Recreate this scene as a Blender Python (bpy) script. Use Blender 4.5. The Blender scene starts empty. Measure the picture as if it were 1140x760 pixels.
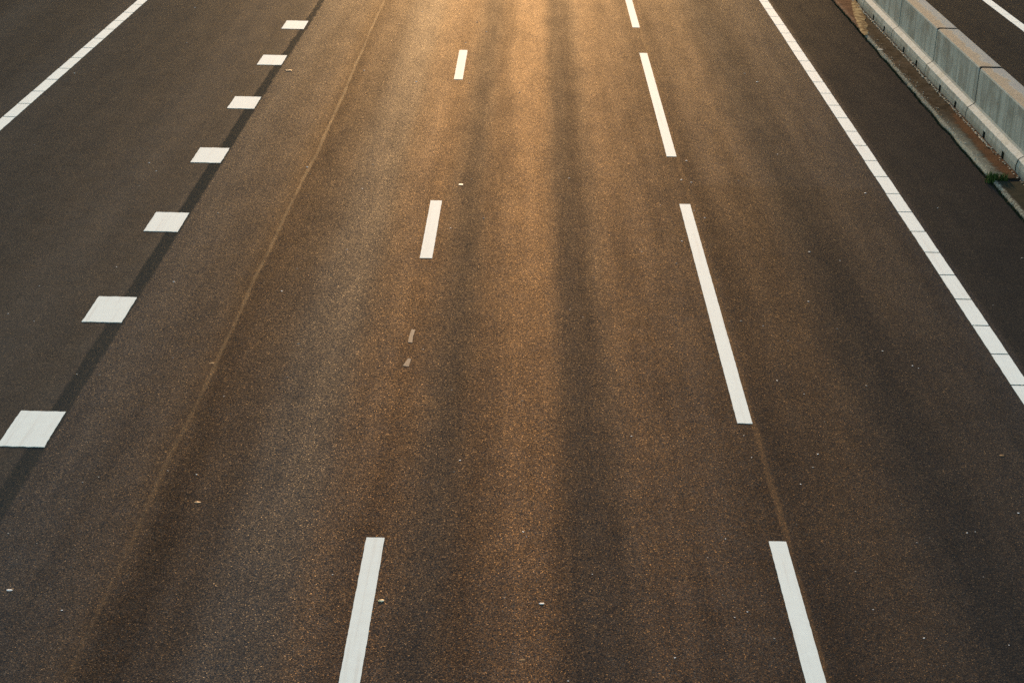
import bpy, bmesh, math, random
from mathutils import Vector, Matrix, noise

random.seed(11)
S = bpy.context.scene
COL = S.collection
R = math.radians

# ------------------------------------------------------------------ helpers
def link(o, parent=None):
    COL.objects.link(o)
    if parent: o.parent = parent
    return o

def obj(name, bm, mat, parent=None, loc=(0, 0, 0), smooth=False):
    bmesh.ops.recalc_face_normals(bm, faces=bm.faces[:])
    me = bpy.data.meshes.new(name)
    bm.to_mesh(me); bm.free()
    if smooth:
        for p in me.polygons: p.use_smooth = True
    me.materials.append(mat)
    o = bpy.data.objects.new(name, me)
    o.location = loc
    return link(o, parent)

def tag(o, label=None, cat=None, group=None, kind=None):
    if label: o['label'] = label
    if cat: o['category'] = cat
    if group: o['group'] = group
    if kind: o['kind'] = kind
    return o

def empty(name, loc):
    o = bpy.data.objects.new(name, None)
    o.location = loc; o.empty_display_size = .2
    return link(o)

def prism(bm, pts, z0, z1, bottom=False):
    """solid slab with the outline pts (counter-clockwise)"""
    lo = [bm.verts.new((x, y, z0)) for x, y in pts]
    hi = [bm.verts.new((x, y, z1)) for x, y in pts]
    bm.faces.new(hi)
    if bottom: bm.faces.new(lo[::-1])
    n = len(pts)
    for i in range(n):
        j = (i + 1) % n
        bm.faces.new((lo[i], lo[j], hi[j], hi[i]))

def rough_rect(w, l, step=.09, j=.004, jl=None):
    """outline of a painted rectangle with slightly uneven edges, centred in x, from y=0 to y=l"""
    jl = j if jl is None else jl
    pts = []
    nx = max(2, int(w / .05)); ny = max(2, int(l / step))
    for i in range(nx): pts.append((-w/2 + w*i/nx, random.uniform(-jl, jl)))
    for i in range(ny): pts.append((w/2 + random.uniform(-j, j), l*i/ny))
    for i in range(nx): pts.append((w/2 - w*i/nx, l + random.uniform(-jl, jl)))
    for i in range(ny): pts.append((-w/2 + random.uniform(-j, j), l - l*i/ny))
    return pts

# ------------------------------------------------------------------ node helper
class NT:
    def __init__(s, name):
        s.m = bpy.data.materials.new(name); s.m.use_nodes = True
        s.t = s.m.node_tree; s.n = s.t.nodes; s.n.clear()
        s.out = s.n.new('ShaderNodeOutputMaterial')
        s.b = s.n.new('ShaderNodeBsdfPrincipled')
        s.t.links.new(s.b.outputs[0], s.out.inputs[0])
        g = s.n.new('ShaderNodeNewGeometry'); s.pos = g.outputs['Position']; s.nrm = g.outputs['Normal']
        q = s.n.new('ShaderNodeSeparateXYZ'); s.l(s.pos, q.inputs[0])
        s.x, s.y, s.z = q.outputs
    def l(s, a, b): s.t.links.new(a, b)
    def put(s, sock, v):
        if hasattr(v, 'is_output'): s.l(v, sock)
        elif v is not None: sock.default_value = v
    def math(s, op, a, b=None, c=None, clamp=False):
        n = s.n.new('ShaderNodeMath'); n.operation = op; n.use_clamp = clamp
        for i, v in enumerate((a, b, c)):
            if v is not None: s.put(n.inputs[i], v)
        return n.outputs[0]
    def vmath(s, op, a, b=None, sc=None):
        n = s.n.new('ShaderNodeVectorMath'); n.operation = op
        s.put(n.inputs[0], a)
        if b is not None: s.put(n.inputs[1], b)
        if sc is not None: s.put(n.inputs['Scale'], sc)
        return n.outputs[0]
    def scale(s, v, xyz): return s.vmath('MULTIPLY', v, xyz)
    def noise(s, vec, sc, det=2, rough=.5, col=False):
        n = s.n.new('ShaderNodeTexNoise'); s.put(n.inputs['Vector'], vec)
        n.inputs['Scale'].default_value = sc; n.inputs['Detail'].default_value = det
        n.inputs['Roughness'].default_value = rough
        return n.outputs['Color' if col else 'Fac']
    def voro(s, vec, sc, out='Color', feature='F1', rnd=1.0):
        n = s.n.new('ShaderNodeTexVoronoi'); n.feature = feature
        s.put(n.inputs['Vector'], vec); n.inputs['Scale'].default_value = sc
        n.inputs['Randomness'].default_value = rnd
        return n.outputs[out]
    def ramp(s, fac, stops, interp='LINEAR', col=True):
        n = s.n.new('ShaderNodeValToRGB'); r = n.color_ramp; r.interpolation = interp
        s.put(n.inputs[0], fac)
        while len(r.elements) < len(stops): r.elements.new(.5)
        for e, (p, c) in zip(r.elements, stops):
            e.position = p; e.color = (*c, 1) if hasattr(c, '__len__') else (c, c, c, 1)
        return n.outputs[0]
    def mix(s, f, a, b, mode='MIX'):
        n = s.n.new('ShaderNodeMix'); n.data_type = 'RGBA'; n.blend_type = mode
        s.put(n.inputs[0], f)
        s.put(n.inputs[6], (*a, 1) if isinstance(a, tuple) and len(a) == 3 else a)
        s.put(n.inputs[7], (*b, 1) if isinstance(b, tuple) and len(b) == 3 else b)
        return n.outputs[2]
    def step(s, v, a, b, o0=0., o1=1.):
        n = s.n.new('ShaderNodeMapRange'); n.interpolation_type = 'SMOOTHSTEP'
        s.put(n.inputs[0], v)
        for i, q in zip((1, 2, 3, 4), (a, b, o0, o1)): s.put(n.inputs[i], q)
        return n.outputs[0]
    def band(s, v, c, w, soft):
        """1 inside |v-c|<w, falling to 0 over soft"""
        d = s.math('ABSOLUTE', s.math('SUBTRACT', v, c))
        return s.step(d, w, s.math('ADD', w, soft) if hasattr(w, 'is_output') else w + soft, 1., 0.)
    def sep(s, c):
        n = s.n.new('ShaderNodeSeparateColor'); s.l(c, n.inputs[0]); return n.outputs
    def set(s, **k):
        for a, v in k.items():
            sock = s.b.inputs[a.replace('_', ' ')]
            if isinstance(v, tuple) and len(v) == 3: v = (*v, 1)
            s.put(sock, v)

# ------------------------------------------------------------------ materials
def asphalt():
    t = NT('asphalt')
    P = t.pos
    # the wheel tracks wander a little along the road
    wob = t.noise(t.scale(P, (.25, .12, 0)), 1., 2)
    wob2 = t.noise(t.scale(P, (1.2, .45, 0)), 1., 2)
    xw = t.math('ADD', t.x, t.math('MULTIPLY', t.math('SUBTRACT', wob, .5), .20))
    xw = t.math('ADD', xw, t.math('MULTIPLY', t.math('SUBTRACT', wob2, .5), .15))
    u = t.math('DIVIDE', t.math('ADD', xw, 13.), 26.)
    def prof(stops, interp='EASE'):
        return t.ramp(u, [((x + 13.) / 26., v) for x, v in stops], interp)
    # rubber and oil darkening across the lanes (1 = clean stone)
    wear = prof(WEAR)
    polish = prof(POLISH)          # how much the stone faces still shine
    grey = prof(GREY)              # dusty grey track against the brown stone
    # aggregate
    v1 = t.voro(P, 140.)           # 7 mm stones
    v2 = t.voro(P, 85.)
    r1 = t.sep(v1); r2 = t.sep(v2)
    stone = t.ramp(r1[0], [(0, (.017, .0145, .012)), (.35, (.029, .0225, .0175)), (.62, (.040, .030, .022)),
                           (.85, (.056, .040, .026)), (.955, (.085, .060, .038)), (1, (.20, .15, .10))])
    stone = t.mix(t.math('MULTIPLY', t.step(r2[1], .55, 1.), .32), stone, (.060, .035, .020))
    stone = t.mix(t.math('MULTIPLY', t.step(r2[2], .62, 1.), .25), stone, (.016, .016, .013))
    big = t.noise(P, 2.6, 5, .62)
    stone = t.mix(1., stone, t.ramp(big, [(.25, .78), (.75, 1.22)]), 'MULTIPLY')
    long = t.noise(t.scale(P, (3.0, .10, 0)), 1., 3, .6)
    stone = t.mix(1., stone, t.ramp(long, [(.3, .84), (.7, 1.16)]), 'MULTIPLY')
    stone = t.mix(grey, stone, t.mix(.5, stone, (.048, .046, .040)))
    # older smooth asphalt of the outer strip left of the block line, and the right shoulder
    outer = t.math('ADD', t.step(t.x, -4.62, -4.74), t.step(t.x, 5.50, 5.56), clamp=True)
    smooth = t.mix(t.step(r1[1], .2, 1.), (.043, .0355, .0255), (.082, .064, .043))
    smooth = t.mix(1., smooth, t.ramp(big, [(.25, .85), (.75, 1.15)]), 'MULTIPLY')
    smooth = t.mix(t.math('MULTIPLY', t.step(r2[0], .8, 1.), .3), smooth, (.05, .036, .024))
    smooth = t.mix(t.math('MULTIPLY', t.step(t.x, 5.3, 5.6), .60), smooth, (.012, .0115, .010))
    stone = t.mix(outer, stone, smooth)
    stone = t.mix(1., stone, wear, 'MULTIPLY')
    # day joints of the right lane
    dj = t.math('MULTIPLY', t.step(t.math('ADD', t.y, t.math('MULTIPLY', wob2, .5)), 30.35, 30.75, 1., 0.),
                t.math('MULTIPLY', t.step(t.x, 2.42, 2.55), t.step(t.x, 5.2, 5.0)))
    stone = t.mix(t.math('MULTIPLY', dj, .45), stone, (.012, .0115, .010))
    stone = t.mix(1., stone, (BASE[0], BASE[1], BASE[2]), 'MULTIPLY')
    # dusty seams between the paving strips
    n_s = t.noise(t.scale(P, (9, 1.6, 0)), 1., 4, .65)
    xs = t.math('ADD', t.x, t.math('MULTIPLY', t.math('SUBTRACT', wob2, .5), .06))
    # the left seam bends gently
    bend = t.math('MULTIPLY', t.step(t.y, 17., 23.), .05)
    bend = t.math('ADD', bend, t.math('MULTIPLY', t.step(t.y, 24., 34.), .09))
    seam1 = t.band(t.math('SUBTRACT', xs, bend), -3.29, t.step(n_s, .3, .7, .0, .014), .026)
    halo1 = t.step(t.math('SUBTRACT', xs, bend), -3.75, -3.29)
    halo1 = t.math('MULTIPLY', halo1, t.step(t.math('SUBTRACT', xs, bend), -3.28, -3.22, 1., 0.))
    seam2 = t.band(xs, 2.38, t.step(n_s, .3, .7, .004, .018), .035)
    near = t.step(t.y, 14., 40., .10, 1.)  # left seam brightens with distance: sun gloss put into its colour
    f1 = t.math('MULTIPLY', t.math('MULTIPLY', seam1, near), t.step(n_s, .2, .6, .25, .95))
    stone = t.mix(t.math('MULTIPLY', halo1, .20), stone, (.050, .030, .017))
    stone = t.mix(f1, stone, (.30, .19, .095))
    stone = t.mix(t.math('MULTIPLY', seam2, t.step(n_s, .2, .6, .45, 1.)), stone, (.088, .055, .033))
    # dark bitumen sealing strip along the block line, ragged where it is worn
    rag = t.noise(t.scale(P, (7, 2.4, 0)), 1., 4, .7)
    bx = t.math('ADD', t.x, t.math('MULTIPLY', t.math('SUBTRACT', rag, .5), t.step(t.y, 30., 46., .05, .20)))
    shift = t.step(t.y, 36., 46., 0., .07)
    bit = t.band(t.math('SUBTRACT', bx, shift), -4.585, t.step(t.y, 30., 47., .070, .040), .045)
    bit = t.math('MULTIPLY', bit, t.step(t.y, 14., 32., .55, .9))
    stone = t.mix(bit, stone, (.0180, .0265, .0265))
    # lost paint chips of an older line beside the middle dash
    t.set(Base_Color=stone)
    # every stone face is tilted its own way: that is what sparkles towards a low sun
    tilt = t.vmath('SUBTRACT', v1, (.5, .5, .5))
    tilt = t.vmath('MULTIPLY', tilt, (1., 1., 0.))
    tilt2 = t.vmath('MULTIPLY', t.vmath('SUBTRACT', v2, (.5, .5, .5)), (1., 1., 0.))
    amt = t.math('MULTIPLY', t.math('SUBTRACT', 1., t.math('MULTIPLY', outer, .45)), TILT)
    n = t.vmath('ADD', t.nrm, t.vmath('SCALE', tilt, sc=amt))
    n = t.vmath('ADD', n, t.vmath('SCALE', tilt2, sc=t.math('MULTIPLY', amt, .3)))
    n = t.vmath('NORMALIZE', n)
    t.l(n, t.b.inputs['Normal'])
    sp = t.math('MULTIPLY', t.step(r1[2], .0, 1., .35, 1.25), polish)
    pt = t.noise(t.scale(P, (2.6, .55, 0)), 1., 4, .6)
    sp = t.math('MULTIPLY', sp, t.ramp(pt, [(.3, .80), (.7, 1.20)]))
    sp = t.math('MULTIPLY', sp, t.ramp(long, [(.3, .85), (.7, 1.15)]))
    sp = t.math('MULTIPLY', sp, t.step(r1[2], .955, .975, 1., 3.2))
    sp = t.mix(bit, sp, (.22, .22, .22))
    t.set(Roughness=t.math('ADD', t.step(r1[1], 0., 1., ROUGH - .06, ROUGH + .10), t.math('MULTIPLY', outer, .06)),
          Specular_IOR_Level=t.math('MULTIPLY', sp, SPEC))
    g = t.n.new('ShaderNodeBsdfGlossy'); g.distribution = 'GGX'
    g.inputs['Roughness'].default_value = GROUGH
    t.l(t.mix(1., t.math('MULTIPLY', sp, GLOSS), t.mix(grey, GTINT, (1., 1.10, 1.15)), 'MULTIPLY'), g.inputs['Color']); t.l(n, g.inputs['Normal'])
    ad = t.n.new('ShaderNodeAddShader'); t.l(t.b.outputs[0], ad.inputs[0]); t.l(g.outputs[0], ad.inputs[1]); t.l(ad.outputs[0], t.out.inputs[0])
    return t.m

TILT, ROUGH, SPEC = .24, .53, .0005
GLOSS, GROUGH, GTINT = .0062, .43, (1., .73, .42)
BASE = (.88, 1.06, 1.36)
SPECTINT = (1, .88, .70, 1)
WEAR = [(-13, .62), (-11.2, .66), (-10.6, .92), (-9.9, .74), (-9.2, .74), (-8.6, .95), (-7.4, .78), (-6.4, .80), (-5.6, 1.0), (-4.9, .82),
        (-4.45, 1.0), (-3.4, 1.0), (-3.15, .80), (-2.75, .80), (-2.2, 1.0), (-1.8, .98), (-1.45, 1.08), (-1.1, .95), (-.72, .74), (-.45, .82),
        (-.1, 1.10), (.25, 1.12), (.56, .74), (.76, .76), (1.1, 1.0), (1.8, 1.0), (2.3, .80), (2.9, 1.0), (3.3, 1.02), (3.9, .72), (4.6, 1.0), (5.5, .85)]
POLISH = [(-13, .6), (-8.4, .75), (-4.8, 1.25), (-4.4, 1.65), (-3.3, 1.55), (-3.1, 1.1), (-2.7, 1.12), (-2.1, 1.30), (-1.7, 1.15), (-1.4, .98), (-1.1, .82),
          (-.72, .46), (-.45, .58), (-.05, .92), (.25, .94), (.56, .42), (.76, .42), (1.1, .80), (1.9, .82), (2.4, .76), (3.2, 1.25), (3.9, .80), (4.6, 1.2), (5.45, 1.0), (5.6, .60), (13, .55)]
GREY = [(-13, .8), (-8.5, .7), (-7.5, .6), (-5.5, .3), (-4.4, .55), (-3.6, .3), (-3.1, .0), (-2.7, .25), (-2.3, .65), (-1.95, .65), (-1.6, .15), (-1.2, .0), (-.7, .45), (-.4, .1),
        (.0, .0), (.3, .0), (.6, .4), (.9, .3), (1.2, .05), (2.5, .1), (3.2, .05), (3.9, .5), (4.4, .3), (6., .6), (13, .8)]

def paint(name='road_paint', base=(.755, .845, .80)):
    t = NT(name)
    n1 = t.noise(t.pos, 9., 4, .65); n2 = t.noise(t.pos, 120., 2)
    c = t.mix(t.ramp(n1, [(.35, 0.), (.8, .20)]), base, (.52, .50, .44))
    c = t.mix(t.step(n2, .66, .80, 0., .35), c, (.40, .37, .31))
    tr = t.noise(t.scale(t.pos, (22, .5, 0)), 1., 2)
    c = t.mix(t.step(tr, .50, .80, 0., .32), c, (.50, .47, .42))
    t.set(Base_Color=c, Roughness=.75, Specular_IOR_Level=.05)
    bp = t.n.new('ShaderNodeBump'); bp.inputs['Strength'].default_value = .15; bp.inputs['Distance'].default_value = .002
    t.l(n2, bp.inputs['Height']); t.l(bp.outputs[0], t.b.inputs['Normal'])
    return t.m

def concrete():
    t = NT('weathered_concrete')
    P = t.pos
    n1 = t.noise(P, 1.6, 5, .6); n2 = t.noise(P, 24., 4, .65); n3 = t.noise(P, 160., 2)
    c = t.ramp(n1, [(.28, (.22, .27, .255)), (.5, (.28, .335, .315)), (.72, (.34, .385, .36))])
    # rain streaks run down the faces
    st = t.noise(t.scale(P, (1.5, 5., .35)), 1., 4, .6)
    st2 = t.noise(t.scale(P, (2., 13., .6)), 1., 3, .6)
    side = t.step(t.math('ABSOLUTE', t.sep(t.nrm)[2]), .25, .5, 1., 0.)
    c = t.mix(t.math('MULTIPLY', side, t.step(st, .42, .66, 0., .62)), c, (.09, .125, .12))
    c = t.mix(t.math('MULTIPLY', side, t.step(st2, .5, .75, 0., .45)), c, (.33, .37, .34))
    # pale chalky foot and dirty splash just above the ground
    c = t.mix(t.math('MULTIPLY', t.step(t.z, .16, .02), t.step(n2, .35, .65, .2, .8)), c, (.12, .12, .095))
    c = t.mix(t.step(n2, .62, .8, 0., .45), c, (.18, .19, .17))
    # tan colour over the half of the top towards the road, ragged inner edge
    up = t.step(t.z, .885, .895)
    rag = t.noise(t.scale(P, (5., 1.7, 0)), 1., 5, .7)
    e = t.math('ADD', t.x, t.math('MULTIPLY', t.math('SUBTRACT', rag, .5), .42))
    tan = t.math('MULTIPLY', up, t.step(e, 7.86, 7.78))
    c = t.mix(t.math('MULTIPLY', tan, .85), c, t.mix(t.step(n2, .35, .65), (.34, .285, .205), (.21, .18, .13)))
    tone = t.math('MULTIPLY', up, t.step(e, 7.80, 7.88))
    c = t.mix(t.math('MULTIPLY', tone, t.step(n1, .35, .65, .4, .85)), c, (.20, .24, .25))
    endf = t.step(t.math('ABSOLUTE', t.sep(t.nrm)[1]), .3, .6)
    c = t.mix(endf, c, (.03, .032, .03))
    stain = t.noise(t.scale(P, (1., .8, 1.6)), 1.3, 4, .6)
    c = t.mix(t.math('MULTIPLY', side, t.step(stain, .46, .68, 0., .6)), c, (.115, .13, .115))
    c = t.mix(t.math('MULTIPLY', side, t.step(n2, .60, .72, 0., .5)), c, (.42, .42, .38))
    # rub marks: dark scuffs on the upper face
    sc = t.voro(t.scale(P, (1., 1.3, 3.2)), 1.6, 'Distance')
    c = t.mix(t.math('MULTIPLY', side, t.step(sc, .10, .04, 0., .45)), c, (.07, .075, .072))
    t.set(Base_Color=c, Roughness=.85, Specular_IOR_Level=.02)
    bp = t.n.new('ShaderNodeBump'); bp.inputs['Strength'].default_value = .5; bp.inputs['Distance'].default_value = .006
    t.l(t.math('ADD', n2, t.math('MULTIPLY', n3, .4)), bp.inputs['Height']); t.l(bp.outputs[0], t.b.inputs['Normal'])
    return t.m

def ledge_concrete():
    t = NT('lit_ledge_concrete')
    n2 = t.noise(t.pos, 14., 4, .65)
    c = t.ramp(n2, [(.3, (.40, .41, .36)), (.55, (.60, .61, .55)), (.8, (.70, .70, .64))])  # paler than the faces: light on the upturned ledge put into colour
    ns = t.noise(t.scale(t.pos, (0, 1.3, 0)), 1., 3)
    c = t.mix(t.step(ns, .5, .75, 0., .35), c, (.36, .35, .22))
    t.set(Base_Color=c, Roughness=.85, Specular_IOR_Level=.02)
    return t.m

def gutter_mat():
    t = NT('mossy_gutter_concrete')
    P = t.pos
    n0 = t.noise(P, 1.1, 4, .6); n1 = t.noise(P, 7., 5, .68); n2 = t.noise(P, 45., 4, .7)
    c = t.mix(t.step(n1, .40, .60), (.014, .016, .013), (.048, .045, .034))
    c = t.mix(t.step(n2, .53, .70, 0., .6), c, (.12, .115, .095))
    far = t.step(t.y, 33., 36.5, 1., 0.)
    c = t.mix(t.math('MULTIPLY', t.step(n0, .50, .66), t.step(n2, .40, .60, .2, .8)), c, (.115, .085, .058))
    # pale lichen on the near slab, mainly towards the carriageway
    li = t.math('MULTIPLY', far, t.step(t.math('ADD', t.x, t.math('MULTIPLY', t.math('SUBTRACT', n1, .5), .5)), 7.26, 7.08))
    li = t.math('MULTIPLY', li, t.step(t.y, 31., 31.2))
    c = t.mix(t.math('MULTIPLY', li, t.step(n2, .3, .6, .35, 1.)), c, (.22, .24, .19))
    # crusty pale rim
    rim = t.math('MULTIPLY', t.step(t.math('ADD', t.x, t.math('MULTIPLY', t.math('SUBTRACT', n1, .5), .12)), 7.07, 7.015), t.step(n2, .42, .56))
    c = t.mix(rim, c, (.32, .33, .26))
    # rust-brown leaf dirt along the barrier foot
    dx = t.math('ADD', t.x, t.math('MULTIPLY', t.math('SUBTRACT', n0, .5), .25))
    dx = t.math('ADD', dx, t.math('MULTIPLY', t.math('SUBTRACT', n1, .5), .18))
    d = t.step(dx, t.step(t.y, 34., 38., 7.17, 7.40), t.step(t.y, 34., 38., 7.27, 7.47))
    d = t.math('MULTIPLY', d, t.step(t.y, 31., 31.4, .15, 1.))
    d = t.math('MULTIPLY', d, t.step(t.math('ADD', n1, t.step(t.y, 37., 35., 0., .25)), .46, .70))
    c = t.mix(t.math('MULTIPLY', d, .9), c, t.mix(t.step(n2, .35, .65), (.060, .028, .014), (.15, .078, .042)))
    # red-brown glow of the low sun, painted on beyond the slanting strip
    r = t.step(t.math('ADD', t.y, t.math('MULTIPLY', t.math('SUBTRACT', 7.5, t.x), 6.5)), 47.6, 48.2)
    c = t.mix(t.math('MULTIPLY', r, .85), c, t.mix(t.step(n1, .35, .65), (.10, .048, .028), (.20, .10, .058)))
    # slab before the joint is green-black
    g = t.step(t.y, 30.9, 30.8)
    c = t.mix(t.math('MULTIPLY', g, t.step(t.x, 7.04, 7.09, 0., .9)), c, t.mix(n1, (.016, .024, .017), (.042, .047, .035)))
    t.set(Base_Color=c, Roughness=.9, Specular_IOR_Level=.002)
    bp = t.n.new('ShaderNodeBump'); bp.inputs['Strength'].default_value = .3; bp.inputs['Distance'].default_value = .003
    t.l(t.math('ADD', n2, n1), bp.inputs['Height']); t.l(bp.outputs[0], t.b.inputs['Normal'])
    return t.m

def plain(name, a, b=None, sc=30., rough=.8, spec=.03):
    t = NT(name)
    if b is None: t.set(Base_Color=a)
    else: t.set(Base_Color=t.mix(t.step(t.noise(t.pos, sc, 3), .35, .65), a, b))
    t.set(Roughness=rough, Specular_IOR_Level=spec)
    return t.m

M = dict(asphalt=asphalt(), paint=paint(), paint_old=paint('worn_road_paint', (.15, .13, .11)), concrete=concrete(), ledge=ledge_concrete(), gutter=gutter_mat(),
         slot=plain('dark_slot_lining', (.022, .026, .022), (.04, .042, .034)),  # dark colour lining the drain slots
         grass=plain('grass_blades', (.030, .070, .018), (.070, .11, .032), 40.),
         moss=plain('dark_moss', (.010, .020, .010), (.030, .042, .018), 30.),
         verge=plain('verge_grass', (.030, .050, .018), (.060, .070, .030), 3.),
         grit=plain('warm_grit', (.34, .26, .17), (.72, .62, .47), 25., .6),
         chip=plain('pale_stone', (.74, .72, .66), (.85, .83, .77), 60., .6),
         dull=plain('dull_stone', (.26, .235, .20), (.42, .39, .34), 60., .7),
         yellow=plain('yellow_stone', (.62, .46, .20), (.75, .66, .46), 60., .5),
         orange=plain('orange_stone', (.50, .29, .15), (.60, .40, .24), 60., .5),
         brown=plain('brown_leaf', (.14, .085, .04), (.20, .13, .07), 60., .7),
         dark=plain('black_tar', (.012, .011, .010), (.02, .018, .016), 40., .6),
         sun_paint=plain('painted_sunlight', (.14, .09, .045), (.48, .35, .17), 7., .9, .003))  # yellow of sunlight on the gutter, put into a base colour

# ------------------------------------------------------------------ ground and road
def sheet(name, x0, x1, y0, y1, z, mat, nx=1, ny=1):
    bm = bmesh.new()
    vs = [[bm.verts.new((x0 + (x1-x0)*i/nx, y0 + (y1-y0)*j/ny, z)) for j in range(ny+1)] for i in range(nx+1)]
    for i in range(nx):
        for j in range(ny): bm.faces.new((vs[i][j], vs[i+1][j], vs[i+1][j+1], vs[i][j+1]))
    return obj(name, bm, mat)

tag(sheet('ground', -900, 900, -900, 1500, -.06, M['verge']), 'grass verge land beside the motorway', 'ground', kind='structure')
tag(sheet('road', -13.2, 22.5, -120, 500, 0., M['asphalt']), 'brown porous asphalt carriageway with dark wheel tracks', 'road', kind='structure')

# gutter of two concrete runs with a weedy joint between them
def gutter(y0, y1):
    bm = bmesh.new()
    n = int((y1 - y0) / .18)
    rows = []
    for j in range(n + 1):
        y = y0 + (y1-y0)*j/n
        w = .020*noise.noise((y*1.1, 3., 0)) + .018*noise.noise((y*4.3, 9., 0))
        pr = [(6.975+w, -.02), (6.985+w, .022), (7.03+w*.6, .036), (7.14, .026), (7.28, .020), (7.40, .030), (7.438, .034), (7.438, -.02)]
        rows.append([bm.verts.new((x, y, z + (.006*noise.noise((x*9, y*3, 1.)) if z > 0 else 0))) for x, z in pr])
    for a, b in zip(rows, rows[1:]):
        for i in range(len(a)-1): bm.faces.new((a[i], a[i+1], b[i+1], b[i]))
    bm.faces.new(rows[0]); bm.faces.new(rows[-1][::-1])
    o = obj('gutter', bm, M['gutter'])
    return o
tag(gutter(8., 30.86), 'green black mossy gutter slab before the weedy joint', 'gutter', kind='structure')
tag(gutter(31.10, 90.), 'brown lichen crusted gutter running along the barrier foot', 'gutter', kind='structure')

# ------------------------------------------------------------------ painted lines
def dash(x, y0, l, w, mat=None, z=.004, jl=.005):
    bm = bmesh.new()
    prism(bm, rough_rect(w, l, .07, .0016, jl), -.003, z)
    return obj('lane_dash', bm, mat or M['paint'], loc=(x, y0, 0))

labs = ['nearest short white lane dash, cut by the bottom edge, with a yellow stone beside it',
        'second short white lane dash, in mid road above two grey paint scraps',
        'farthest short white lane dash, small in the golden sun glare',
        None]
for k, lab in enumerate(labs):
    if lab: tag(dash(-1.203, 14.0 + 12*k, 3.0, .158), lab, 'lane dash', 'short white lane dashes')
labs = ['long white lane stripe at the bottom right, cut by the bottom edge',
        'complete long white lane stripe right of centre, the longest one in view',
        'middle distance long white lane stripe, narrow, beside the day joint of the right lane',
        'farthest long white lane stripe, cut by the top edge of the photo']
for k, lab in enumerate(labs):
    o = dash(2.292, 8.12 + 12*k, 9.0, .152); o.name = 'lane_stripe' if k == 0 else 'lane_stripe.%03d' % k
    tag(o, lab, 'lane stripe', 'long white lane stripes')
ords = ['largest and nearest the camera, touching the left edge of the photo', 'second from the camera, above the largest one', 'third from the camera in its row', 'fourth from the camera, halfway along its row',
        'fifth from the camera in its row', 'second farthest from the camera, beside a pinkish pebble', 'farthest from the camera, smallest, beside ragged tar']
for k in range(7):
    bm = bmesh.new()
    prism(bm, rough_rect(.45, 1.0, .07, .004, .008), -.003, .005)
    o = obj('block_marking', bm, M['paint'], loc=(-4.743, 19.0 + 4*k, 0))
    tag(o, 'white block marking ' + ords[k], 'block marking', 'row of white block markings')

def edge_line(name, x, w, phase, pitch, y0, y1, label, gap=.034):
    e = empty(name, (x, y0, 0))
    tag(e, label, 'edge line', 'solid white edge lines')
    k = math.ceil((y0 - phase) / pitch)
    while phase + (k+1)*pitch < y1:
        bm = bmesh.new()
        prism(bm, rough_rect(w, pitch - gap, .12, .0025, .002), -.003, .005)
        s = obj('segment', bm, M['paint'], e, (random.uniform(-.003, .003), phase + k*pitch + gap/2 - y0, 0))
        k += 1
edge_line('edge_line', -8.365, .205, 33.93, 1.066, 30.5, 53., 'white edge line across the top left corner, cut into short segments', .05)
edge_line('edge_line', 5.365, .195, 21.51, 1.063, 15., 53., 'white edge line on the right with thin dark gaps, bordering the dark shoulder', .042)
edge_line('edge_line', 10.58, .205, 37.4, 1.066, 37., 56., 'white edge line beyond the concrete barrier, in the top right corner')

# scraps of paint left of a blacked-out dash
for pts, lab in (([(-1.235, 22.52), (-1.185, 22.50), (-1.19, 22.72), (-1.178, 22.98), (-1.222, 23.0), (-1.232, 22.74)], 'long narrow grey scrap of old paint on the brown asphalt'),
                 ([(-1.243, 21.69), (-1.178, 21.67), (-1.165, 21.93), (-1.20, 21.95)], 'small squarish grey scrap of old paint on the brown asphalt')):
    bm = bmesh.new(); cx = sum(p[0] for p in pts)/len(pts); cy = sum(p[1] for p in pts)/len(pts)
    prism(bm, [(x-cx, y-cy) for x, y in pts], -.002, .003)
    tag(obj('paint_scrap', bm, M['paint_old'], loc=(cx, cy, 0)), lab, 'paint scrap', 'scraps of old paint')

# ------------------------------------------------------------------ concrete step barrier
SEG = 3.93
def barrier_body(slots, L):
    bm = bmesh.new()
    x0 = 7.45
    # profile points (x, z) from the road-side foot over the top to the far foot; the ledge (index 2-3) is its own part
    prof = [(7.452, 0.), (7.462, .13), (7.488, .215), (7.575, .268), (7.600, .30), (7.628, .868), (7.640, .89), (7.665, .90),
            (7.985, .90), (8.012, .89), (8.024, .868), (8.052, .30), (8.075, .268), (8.162, .215), (8.188, .13), (8.198, 0.)]
    ys = sorted({0., L} | {round(L*i/14, 3) for i in range(15)} | {s-.085 for s in slots} | {s+.085 for s in slots})
    ys = sorted(set(ys) | {.05, L - .05})
    grid = [[bm.verts.new((x, y, z - (.05 if y in (0., L) and z > .6 else 0.))) for x, z in prof] for y in ys]
    n = len(prof)
    for j in range(len(ys)-1):
        mid = (ys[j]+ys[j+1])/2
        slot = any(abs(mid-s) < .085 for s in slots)
        for i in range(n-1):
            if slot and i in (0, n-2): continue
            if i in (2, n-4): continue
            bm.faces.new((grid[j][i], grid[j][i+1], grid[j+1][i+1], grid[j+1][i]))
    for row in (grid[0], grid[-1]): bm.faces.new(row)
    return bm
def ledge_bm(L, side=1):
    bm = bmesh.new()
    n = 30
    pr = [(7.486, .208), (7.488, .219), (7.574, .272), (7.584, .270)]
    if side < 0: pr = [(15.65 - x, z) for x, z in pr][::-1]
    rows = []
    for j in range(n+1):
        y = L*j/n
        rows.append([bm.verts.new((x + .003*noise.noise((y*3, i, 0)), y, z)) for i, (x, z) in enumerate(pr)])
    for a, b in zip(rows, rows[1:]):
        for i in range(len(a)-1): bm.faces.new((a[i], a[i+1], b[i+1], b[i]))
    return bm
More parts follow.
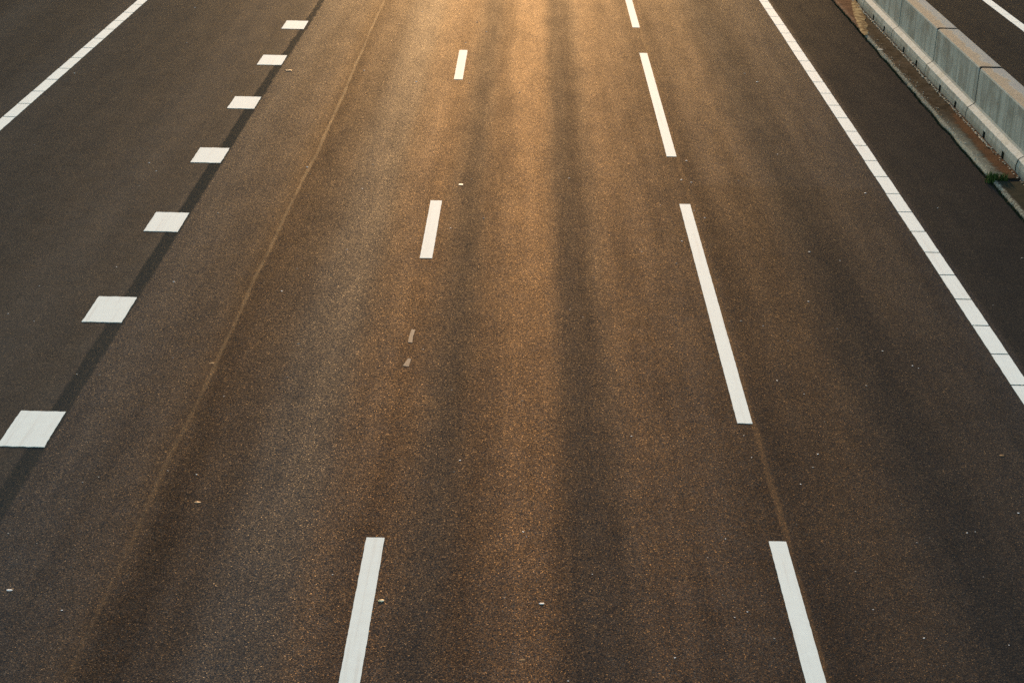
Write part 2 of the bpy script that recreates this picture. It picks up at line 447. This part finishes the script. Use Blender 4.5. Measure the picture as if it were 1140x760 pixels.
def slot_bm(s):
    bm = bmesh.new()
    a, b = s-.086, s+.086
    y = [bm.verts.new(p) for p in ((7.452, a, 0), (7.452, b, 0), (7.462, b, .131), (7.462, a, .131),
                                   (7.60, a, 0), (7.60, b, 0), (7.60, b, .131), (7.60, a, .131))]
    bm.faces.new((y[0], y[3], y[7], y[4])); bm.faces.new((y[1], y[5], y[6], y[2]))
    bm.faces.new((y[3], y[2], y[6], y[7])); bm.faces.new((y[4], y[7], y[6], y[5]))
    return bm
slots = (.90, 2.36)
seg_labels = ['concrete barrier section with only a foot corner in view beside the weedy joint',
              'scuffed nearest large concrete barrier section, running out of the right edge of the photo',
              'concrete barrier section between the two dark top joints',
              'concrete barrier section beyond the farther dark top joint, cut by the top edge above',
              'concrete barrier section whose foot meets the yellow strip of painted sunlight',
              'farthest concrete barrier section, only its foot in view by red brown painted sun glow',
              'nearest concrete barrier section, just out of sight past the right edge of the photo']
protoparts = None
for k in (0, 1, 2, 3, 4, 5, -1):
    y0 = 27.59 + SEG*k + .008
    if protoparts is None:
        L = SEG - .036
        e = empty('concrete_barrier', (0, y0, 0))
        protoparts = [obj('body', barrier_body(slots, L), M['concrete'], e),
                      obj('ledge', ledge_bm(L), M['ledge'], e), obj('ledge', ledge_bm(L, -1), M['ledge'], e)]
        for s in slots: protoparts.append(obj('drain_slot', slot_bm(s), M['slot'], e))
    else:
        e = empty('concrete_barrier', (0, y0, 0))
        e.location.x = random.uniform(-.006, .006)
        e.rotation_euler.z = random.uniform(-.001, .001)
        for p in protoparts:
            c = p.copy(); COL.objects.link(c); c.parent = e
    tag(e, seg_labels[k], 'barrier section', 'concrete barrier sections in a row')

# ------------------------------------------------------------------ debris, plants, stones
def stone_bm(r, flat=.5, seed=0, stretch=1.):
    bm = bmesh.new()
    bmesh.ops.create_icosphere(bm, subdivisions=2, radius=1.)
    for v in bm.verts:
        d = 1 + .45*noise.noise(v.co*1.1 + Vector((seed*3.1, seed, 0)))
        v.co = Vector((v.co.x*r*d*stretch, v.co.y*r*d, max(v.co.z, -.5)*r*d*flat))
    z0 = min(v.co.z for v in bm.verts)
    for v in bm.verts: v.co.z -= z0 + .001
    return bm

chips = [bpy.data.meshes.new('stone_chip') for _ in range(5)]
for i, me in enumerate(chips):
    bm = stone_bm(1., .22, i + 1); bm.to_mesh(me); bm.free(); me.materials.append(M['chip' if i < 3 else 'dull'])
DEB = [(-7.098,45.44),(-6.603,41.16),(-8.097,37.78),(-4.914,38.25),(-5.086,36.43),(-2.637,43.92),(-2.953,38.68),(-2.229,45.57),(-0.461,46.97),(-1.028,44.35),(-0.97,44.58),(-0.804,43.19),(-1.185,41.86),(-0.992,37.69),(-0.088,36.93),(-1.944,37.71),(3.754,43.53),(4.239,38.41),(4.086,39.22),(2.762,32.8),(3.962,32.46),(2.5,31.86),(2.34,30.6),(1.941,29.03),(3.186,30.64),(2.478,30.45),(2.40,28.77),(2.518,28.38),(3.159,26.8),(1.978,26.03),(1.562,26.54),(3.752,26.73),(2.121,27.12),(-0.751,30.34),(-0.518,28.08),(-0.948,27.52),(0.683,30.54),(-3.208,30.87),(-3.124,30.44),(-2.251,31.14),(-2.29,29.61),(-2.233,26.33),(-2.776,25.39),(-4.134,28.03),(-7.505,31.93),(-5.568,30.91),(-5.376,30.4),(-5.0,25.28),(-4.16,25.38),(-5.461,29.47),(-5.506,22.98),(-5.758,24.38),(-4.648,21.17),(-4.405,21.16),(-3.735,21.79),(-4.194,24.69),(-5.864,23.25),(-2.854,24.4),(-2.437,22.38),(-2.435,21.23),(-3.015,20.58),(-1.054,22.28),(-0.687,20.94),(0.051,20.66),(0.915,25.29),(0.593,23.91),(0.739,23.62),(2.815,23.44),(3.04,22.9),(2.573,23.61),(3.464,24.47),(3.001,21.07),(2.763,21.49),(1.463,23.6),(3.664,23.4),(4.061,22.6),(4.363,22.02),(4.311,22.1),(3.701,21.39),(5.684,24.49),(1.132,19.68),(2.248,19.77),(2.659,18.5),(2.829,18.94),(2.508,17.52),(2.92,19.3),(2.267,19.17),(1.843,17.16),(3.107,20.23),(3.529,18.06),(4.563,17.91),(4.003,17.42),(4.08,17.45),(3.517,17.17),(3.65,17.29),(-0.535,18.91),(0.077,17.21),(0.105,17.1),(-0.579,18.61),(-3.971,18.13),(-3.85,18.27),(-3.243,18.47),(-2.965,18.39),(-4.367,16.91),(-4.075,16.71),(-3.584,15.4),(-1.504,16.21),(-1.621,15.53),(-0.068,15.83),(-0.082,15.58),(0.427,14.38),(-0.246,14.83),(0.659,16.34),(1.655,16.74),(1.719,15.99),(1.893,15.67),(1.781,15.56),(1.254,14.81),(2.058,15.19),(2.886,16.52),(2.921,15.77),(3.244,15.26),(3.895,15.17),(3.311,14.78),(3.957,16.47),(4.971,30.03),(4.097,26.34),(5.876,29.24),(6.506,26.66)]
ZONES = [(-4.6, 'tiny pale stone chip on the dark strip left of the block markings', 'stone chips on the dark left strip'),
         (-1.2, 'tiny pale stone chip in the lane between block markings and short dashes', 'stone chips in the left lane'),
         (2.29, 'tiny pale stone chip in the middle lane between short dashes and long stripes', 'stone chips in the middle lane'),
         (5.36, 'tiny pale stone chip in the lane between long stripes and right edge line', 'stone chips in the right lane'),
         (9., 'tiny pale stone chip on the dark shoulder right of the edge line', 'stone chips on the right shoulder')]
for i, (x, y) in enumerate(DEB):
    o = bpy.data.objects.new('stone_chip', chips[i % 5])
    px = 1. / (.13 * 18900. / (y + 2.34))
    r = px * random.choice((.6, .7, .8, .95, 1.2))
    o.location = (x, y, 0); o.scale = (r*1.15, r*.9, r*.9); o.rotation_euler.z = random.uniform(0, 6.28)
    link(o)
    for lim, lab, grp in ZONES:
        if x < lim: tag(o, lab, 'stone chip', grp); break

def single(name, x, y, r, mat, lab, cat, flat=.5, seed=1, stretch=1., rz=0.):
    o = obj(name, stone_bm(r, flat*.35, seed, stretch), M[mat], loc=(x, y, 0)); o.rotation_euler.z = rz
    return tag(o, lab, cat)
single('pebble', -1.064, 15.717, .021, 'yellow', 'bright yellow white pebble right of the nearest lane dash', 'pebble', .8, 3, 1.25, .5)
single('pebble', -2.856, 17.714, .019, 'orange', 'flat orange pebble lying in the left lane', 'pebble', .5, 5, 1.5)
single('pebble', -4.086, 15.757, .018, 'chip', 'flat whitish pebble near the lower left edge of the road', 'pebble', .4, 7, 1.4)
single('dead_leaf', .082, 14.714, .017, 'brown', 'small brown dead leaf in the middle lane at the bottom', 'leaf', .25, 9, 1.5)
single('pebble', .233, 15.734, .015, 'chip', 'glinting elongated white pebble in the middle lane, lower centre', 'pebble', .7, 11, 1.5)
single('dirt_clump', 4.721, 19.375, .022, 'brown', 'dull grey brown dirt clump on the dark right side of the road', 'dirt clump', .5, 13, 1.1)
single('tar_spot', -3.291, 21.639, .032, 'dark', 'black tar spot on the sandy left lane seam', 'tar spot', .12, 15, 1.0)
single('pebble', -4.318, 38.482, .05, 'orange', 'pale pinkish pebble right of the second farthest block marking', 'pebble', .5, 17, 1.2)
bm = bmesh.new(); prism(bm, [(-.032, -.03), (.028, -.04), (.036, .03), (-.026, .04)], 0, .003, True)
tag(obj('paint_flake', bm, M['chip'], loc=(-.892, 29.985, .002)), 'squarish white flake lying above the second short lane dash', 'paint flake')

def blades(bm, x, y, z, n, h, spread, lean=.5, w=.006):
    for _ in range(n):
        a = random.uniform(0, 6.283); r = spread*math.sqrt(random.random())
        bx, by = x + r*math.cos(a), y + r*math.sin(a)
        hh = h*random.uniform(.5, 1.15); ln = lean*hh*random.random(); b = random.uniform(0, 6.283)
        ca, sa = math.cos(b), math.sin(b); ww = w*random.uniform(.7, 1.3)
        p = [Vector((bx - sa*ww, by + ca*ww, z)), Vector((bx + sa*ww, by - ca*ww, z)),
             Vector((bx + ca*ln*.4 + sa*ww*.7, by + sa*ln*.4 - ca*ww*.7, z + hh*.6)), Vector((bx + ca*ln*.4 - sa*ww*.7, by + sa*ln*.4 + ca*ww*.7, z + hh*.6)),
             Vector((bx + ca*ln, by + sa*ln, z + hh))]
        v = [bm.verts.new(q) for q in p]
        bm.faces.new((v[0], v[1], v[2], v[3])); bm.faces.new((v[3], v[2], v[4]))
bm = bmesh.new()
for (dx, dy, n) in ((0, 0, 130), (.08, .02, 110), (-.05, -.12, 60), (.16, .04, 60), (.02, .13, 50)):
    blades(bm, dx, dy, 0, n, .11, .08, .9)
tag(obj('grass_tuft', bm, M['grass'], loc=(7.0, 30.98, 0)), 'small green grass tuft growing out of the gutter joint', 'grass tuft')
bm = bmesh.new()
y = 24.
while y < 58.:
    w = .020*noise.noise((y*1.1, 3., 0)) + .018*noise.noise((y*4.3, 9., 0))
    d = .5 + .9*noise.noise((y*.9, 40., 0))
    if d > 0: blades(bm, 6.962 + w - .01, y, 0, int(3 + 8*d), .018, .024, 1.2, .005)
    y += .028
tag(obj('moss', bm, M['moss']), 'dark green moss fringe between the gutter and the asphalt', 'moss', kind='stuff')
bm = bmesh.new()
y = 29.
while y < 56.:
    y += random.uniform(.02, .07) if y > 33 else random.uniform(.06, .22)
    x = 7.40 + random.gauss(0, .012); r = random.uniform(.010, .024)
    m = Matrix.Translation((x, y, .032 + r*.3)) @ Matrix.Rotation(random.uniform(0, 6), 4, 'Z') @ Matrix.Diagonal((r*random.uniform(.8, 1.5), r, r*.35, 1))
    bmesh.ops.create_icosphere(bm, subdivisions=1, radius=1., matrix=m)
for _ in range(240):
    yy = random.uniform(31.2, 44.); x = 7.0 + abs(random.gauss(0, .07)); r = random.uniform(.004, .012)
    m = Matrix.Translation((x, yy, .03 + r*.3)) @ Matrix.Diagonal((r*random.uniform(.8, 1.5), r, r*.7, 1))
    bmesh.ops.create_icosphere(bm, subdivisions=1, radius=1., matrix=m)
tag(obj('gravel', bm, M['grit']), 'pale grit collected along the barrier foot and the gutter rim', 'gravel', kind='stuff')

# thin yellow mesh standing in for low sunlight across the gutter
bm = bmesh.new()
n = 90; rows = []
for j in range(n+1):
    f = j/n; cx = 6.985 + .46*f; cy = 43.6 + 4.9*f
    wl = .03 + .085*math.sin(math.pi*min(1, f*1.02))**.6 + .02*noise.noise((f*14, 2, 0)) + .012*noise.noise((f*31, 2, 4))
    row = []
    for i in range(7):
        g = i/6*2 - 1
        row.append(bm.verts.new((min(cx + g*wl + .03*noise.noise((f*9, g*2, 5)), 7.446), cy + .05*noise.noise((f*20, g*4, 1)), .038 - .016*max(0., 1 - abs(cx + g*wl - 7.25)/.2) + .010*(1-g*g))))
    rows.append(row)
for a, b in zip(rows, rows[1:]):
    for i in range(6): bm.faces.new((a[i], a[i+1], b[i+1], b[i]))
tag(obj('sun_strip', bm, M['sun_paint'], smooth=True), 'yellow strip of painted sunlight slanting across the gutter at the barrier foot', 'sand drift')  # category aside, no sand: a mesh standing in for low sunlight
bm = bmesh.new(); prism(bm, [(-.05, -.01), (.05, -.02), (.06, .02), (-.045, .035)], 0, .008, True)
tag(obj('twig', bm, M['chip'], loc=(7.02, 41.93, .034)), 'short pale stick lying in the dark gutter', 'stick')

# ------------------------------------------------------------------ camera
H, PITCH, YAW, ROLL, F = 7.2839, .311309, -.00338, .0218985, 2366.36
cam = bpy.data.cameras.new('camera'); co = link(bpy.data.objects.new('camera', cam))
cam.sensor_width = 36.; cam.lens = F/1140*36.; cam.clip_end = 5000.; cam.clip_start = .1
def tow(u, v, w):
    d = Vector((u, w*math.cos(PITCH) + v*math.sin(PITCH), -w*math.sin(PITCH) + v*math.cos(PITCH)))
    c, s = math.cos(YAW), math.sin(YAW)
    return Vector((c*d.x + s*d.y, -s*d.x + c*d.y, d.z))
cr, sr = math.cos(ROLL), math.sin(ROLL)
X, Y, Z = tow(cr, sr, 0), tow(-sr, cr, 0), -tow(0, 0, 1)
co.matrix_world = Matrix(((X.x, Y.x, Z.x, 0), (X.y, Y.y, Z.y, 0), (X.z, Y.z, Z.z, H), (0, 0, 0, 1)))
S.camera = co

# ------------------------------------------------------------------ light
ELEV, AZ = R(6.5), R(-0.1)            # AZ clockwise from +Y
w = bpy.data.worlds.new('World'); S.world = w; w.use_nodes = True
nt = w.node_tree
sky = nt.nodes.new('ShaderNodeTexSky'); sky.sky_type = 'NISHITA'; sky.sun_disc = False
sky.sun_elevation = ELEV; sky.sun_rotation = AZ
sky.air_density = 1.; sky.dust_density = 1.; sky.ozone_density = 1.1
bg = nt.nodes['Background']; nt.links.new(sky.outputs[0], bg.inputs[0]); bg.inputs[1].default_value = .15
sun = bpy.data.lights.new('sun', 'SUN'); sun.energy = 2.6; sun.angle = R(.55); sun.color = (1., .565, .24)
so = link(bpy.data.objects.new('sun', sun))
d = Vector((math.sin(AZ)*math.cos(ELEV), math.cos(AZ)*math.cos(ELEV), math.sin(ELEV)))
so.rotation_euler = d.to_track_quat('Z', 'Y').to_euler(); so.location = d*50
S.view_settings.view_transform = 'Standard'; S.view_settings.look = 'None'
S.view_settings.exposure = 1.48; S.view_settings.gamma = 1.
S.cycles.use_denoising = False
S.cycles.max_bounces = 4
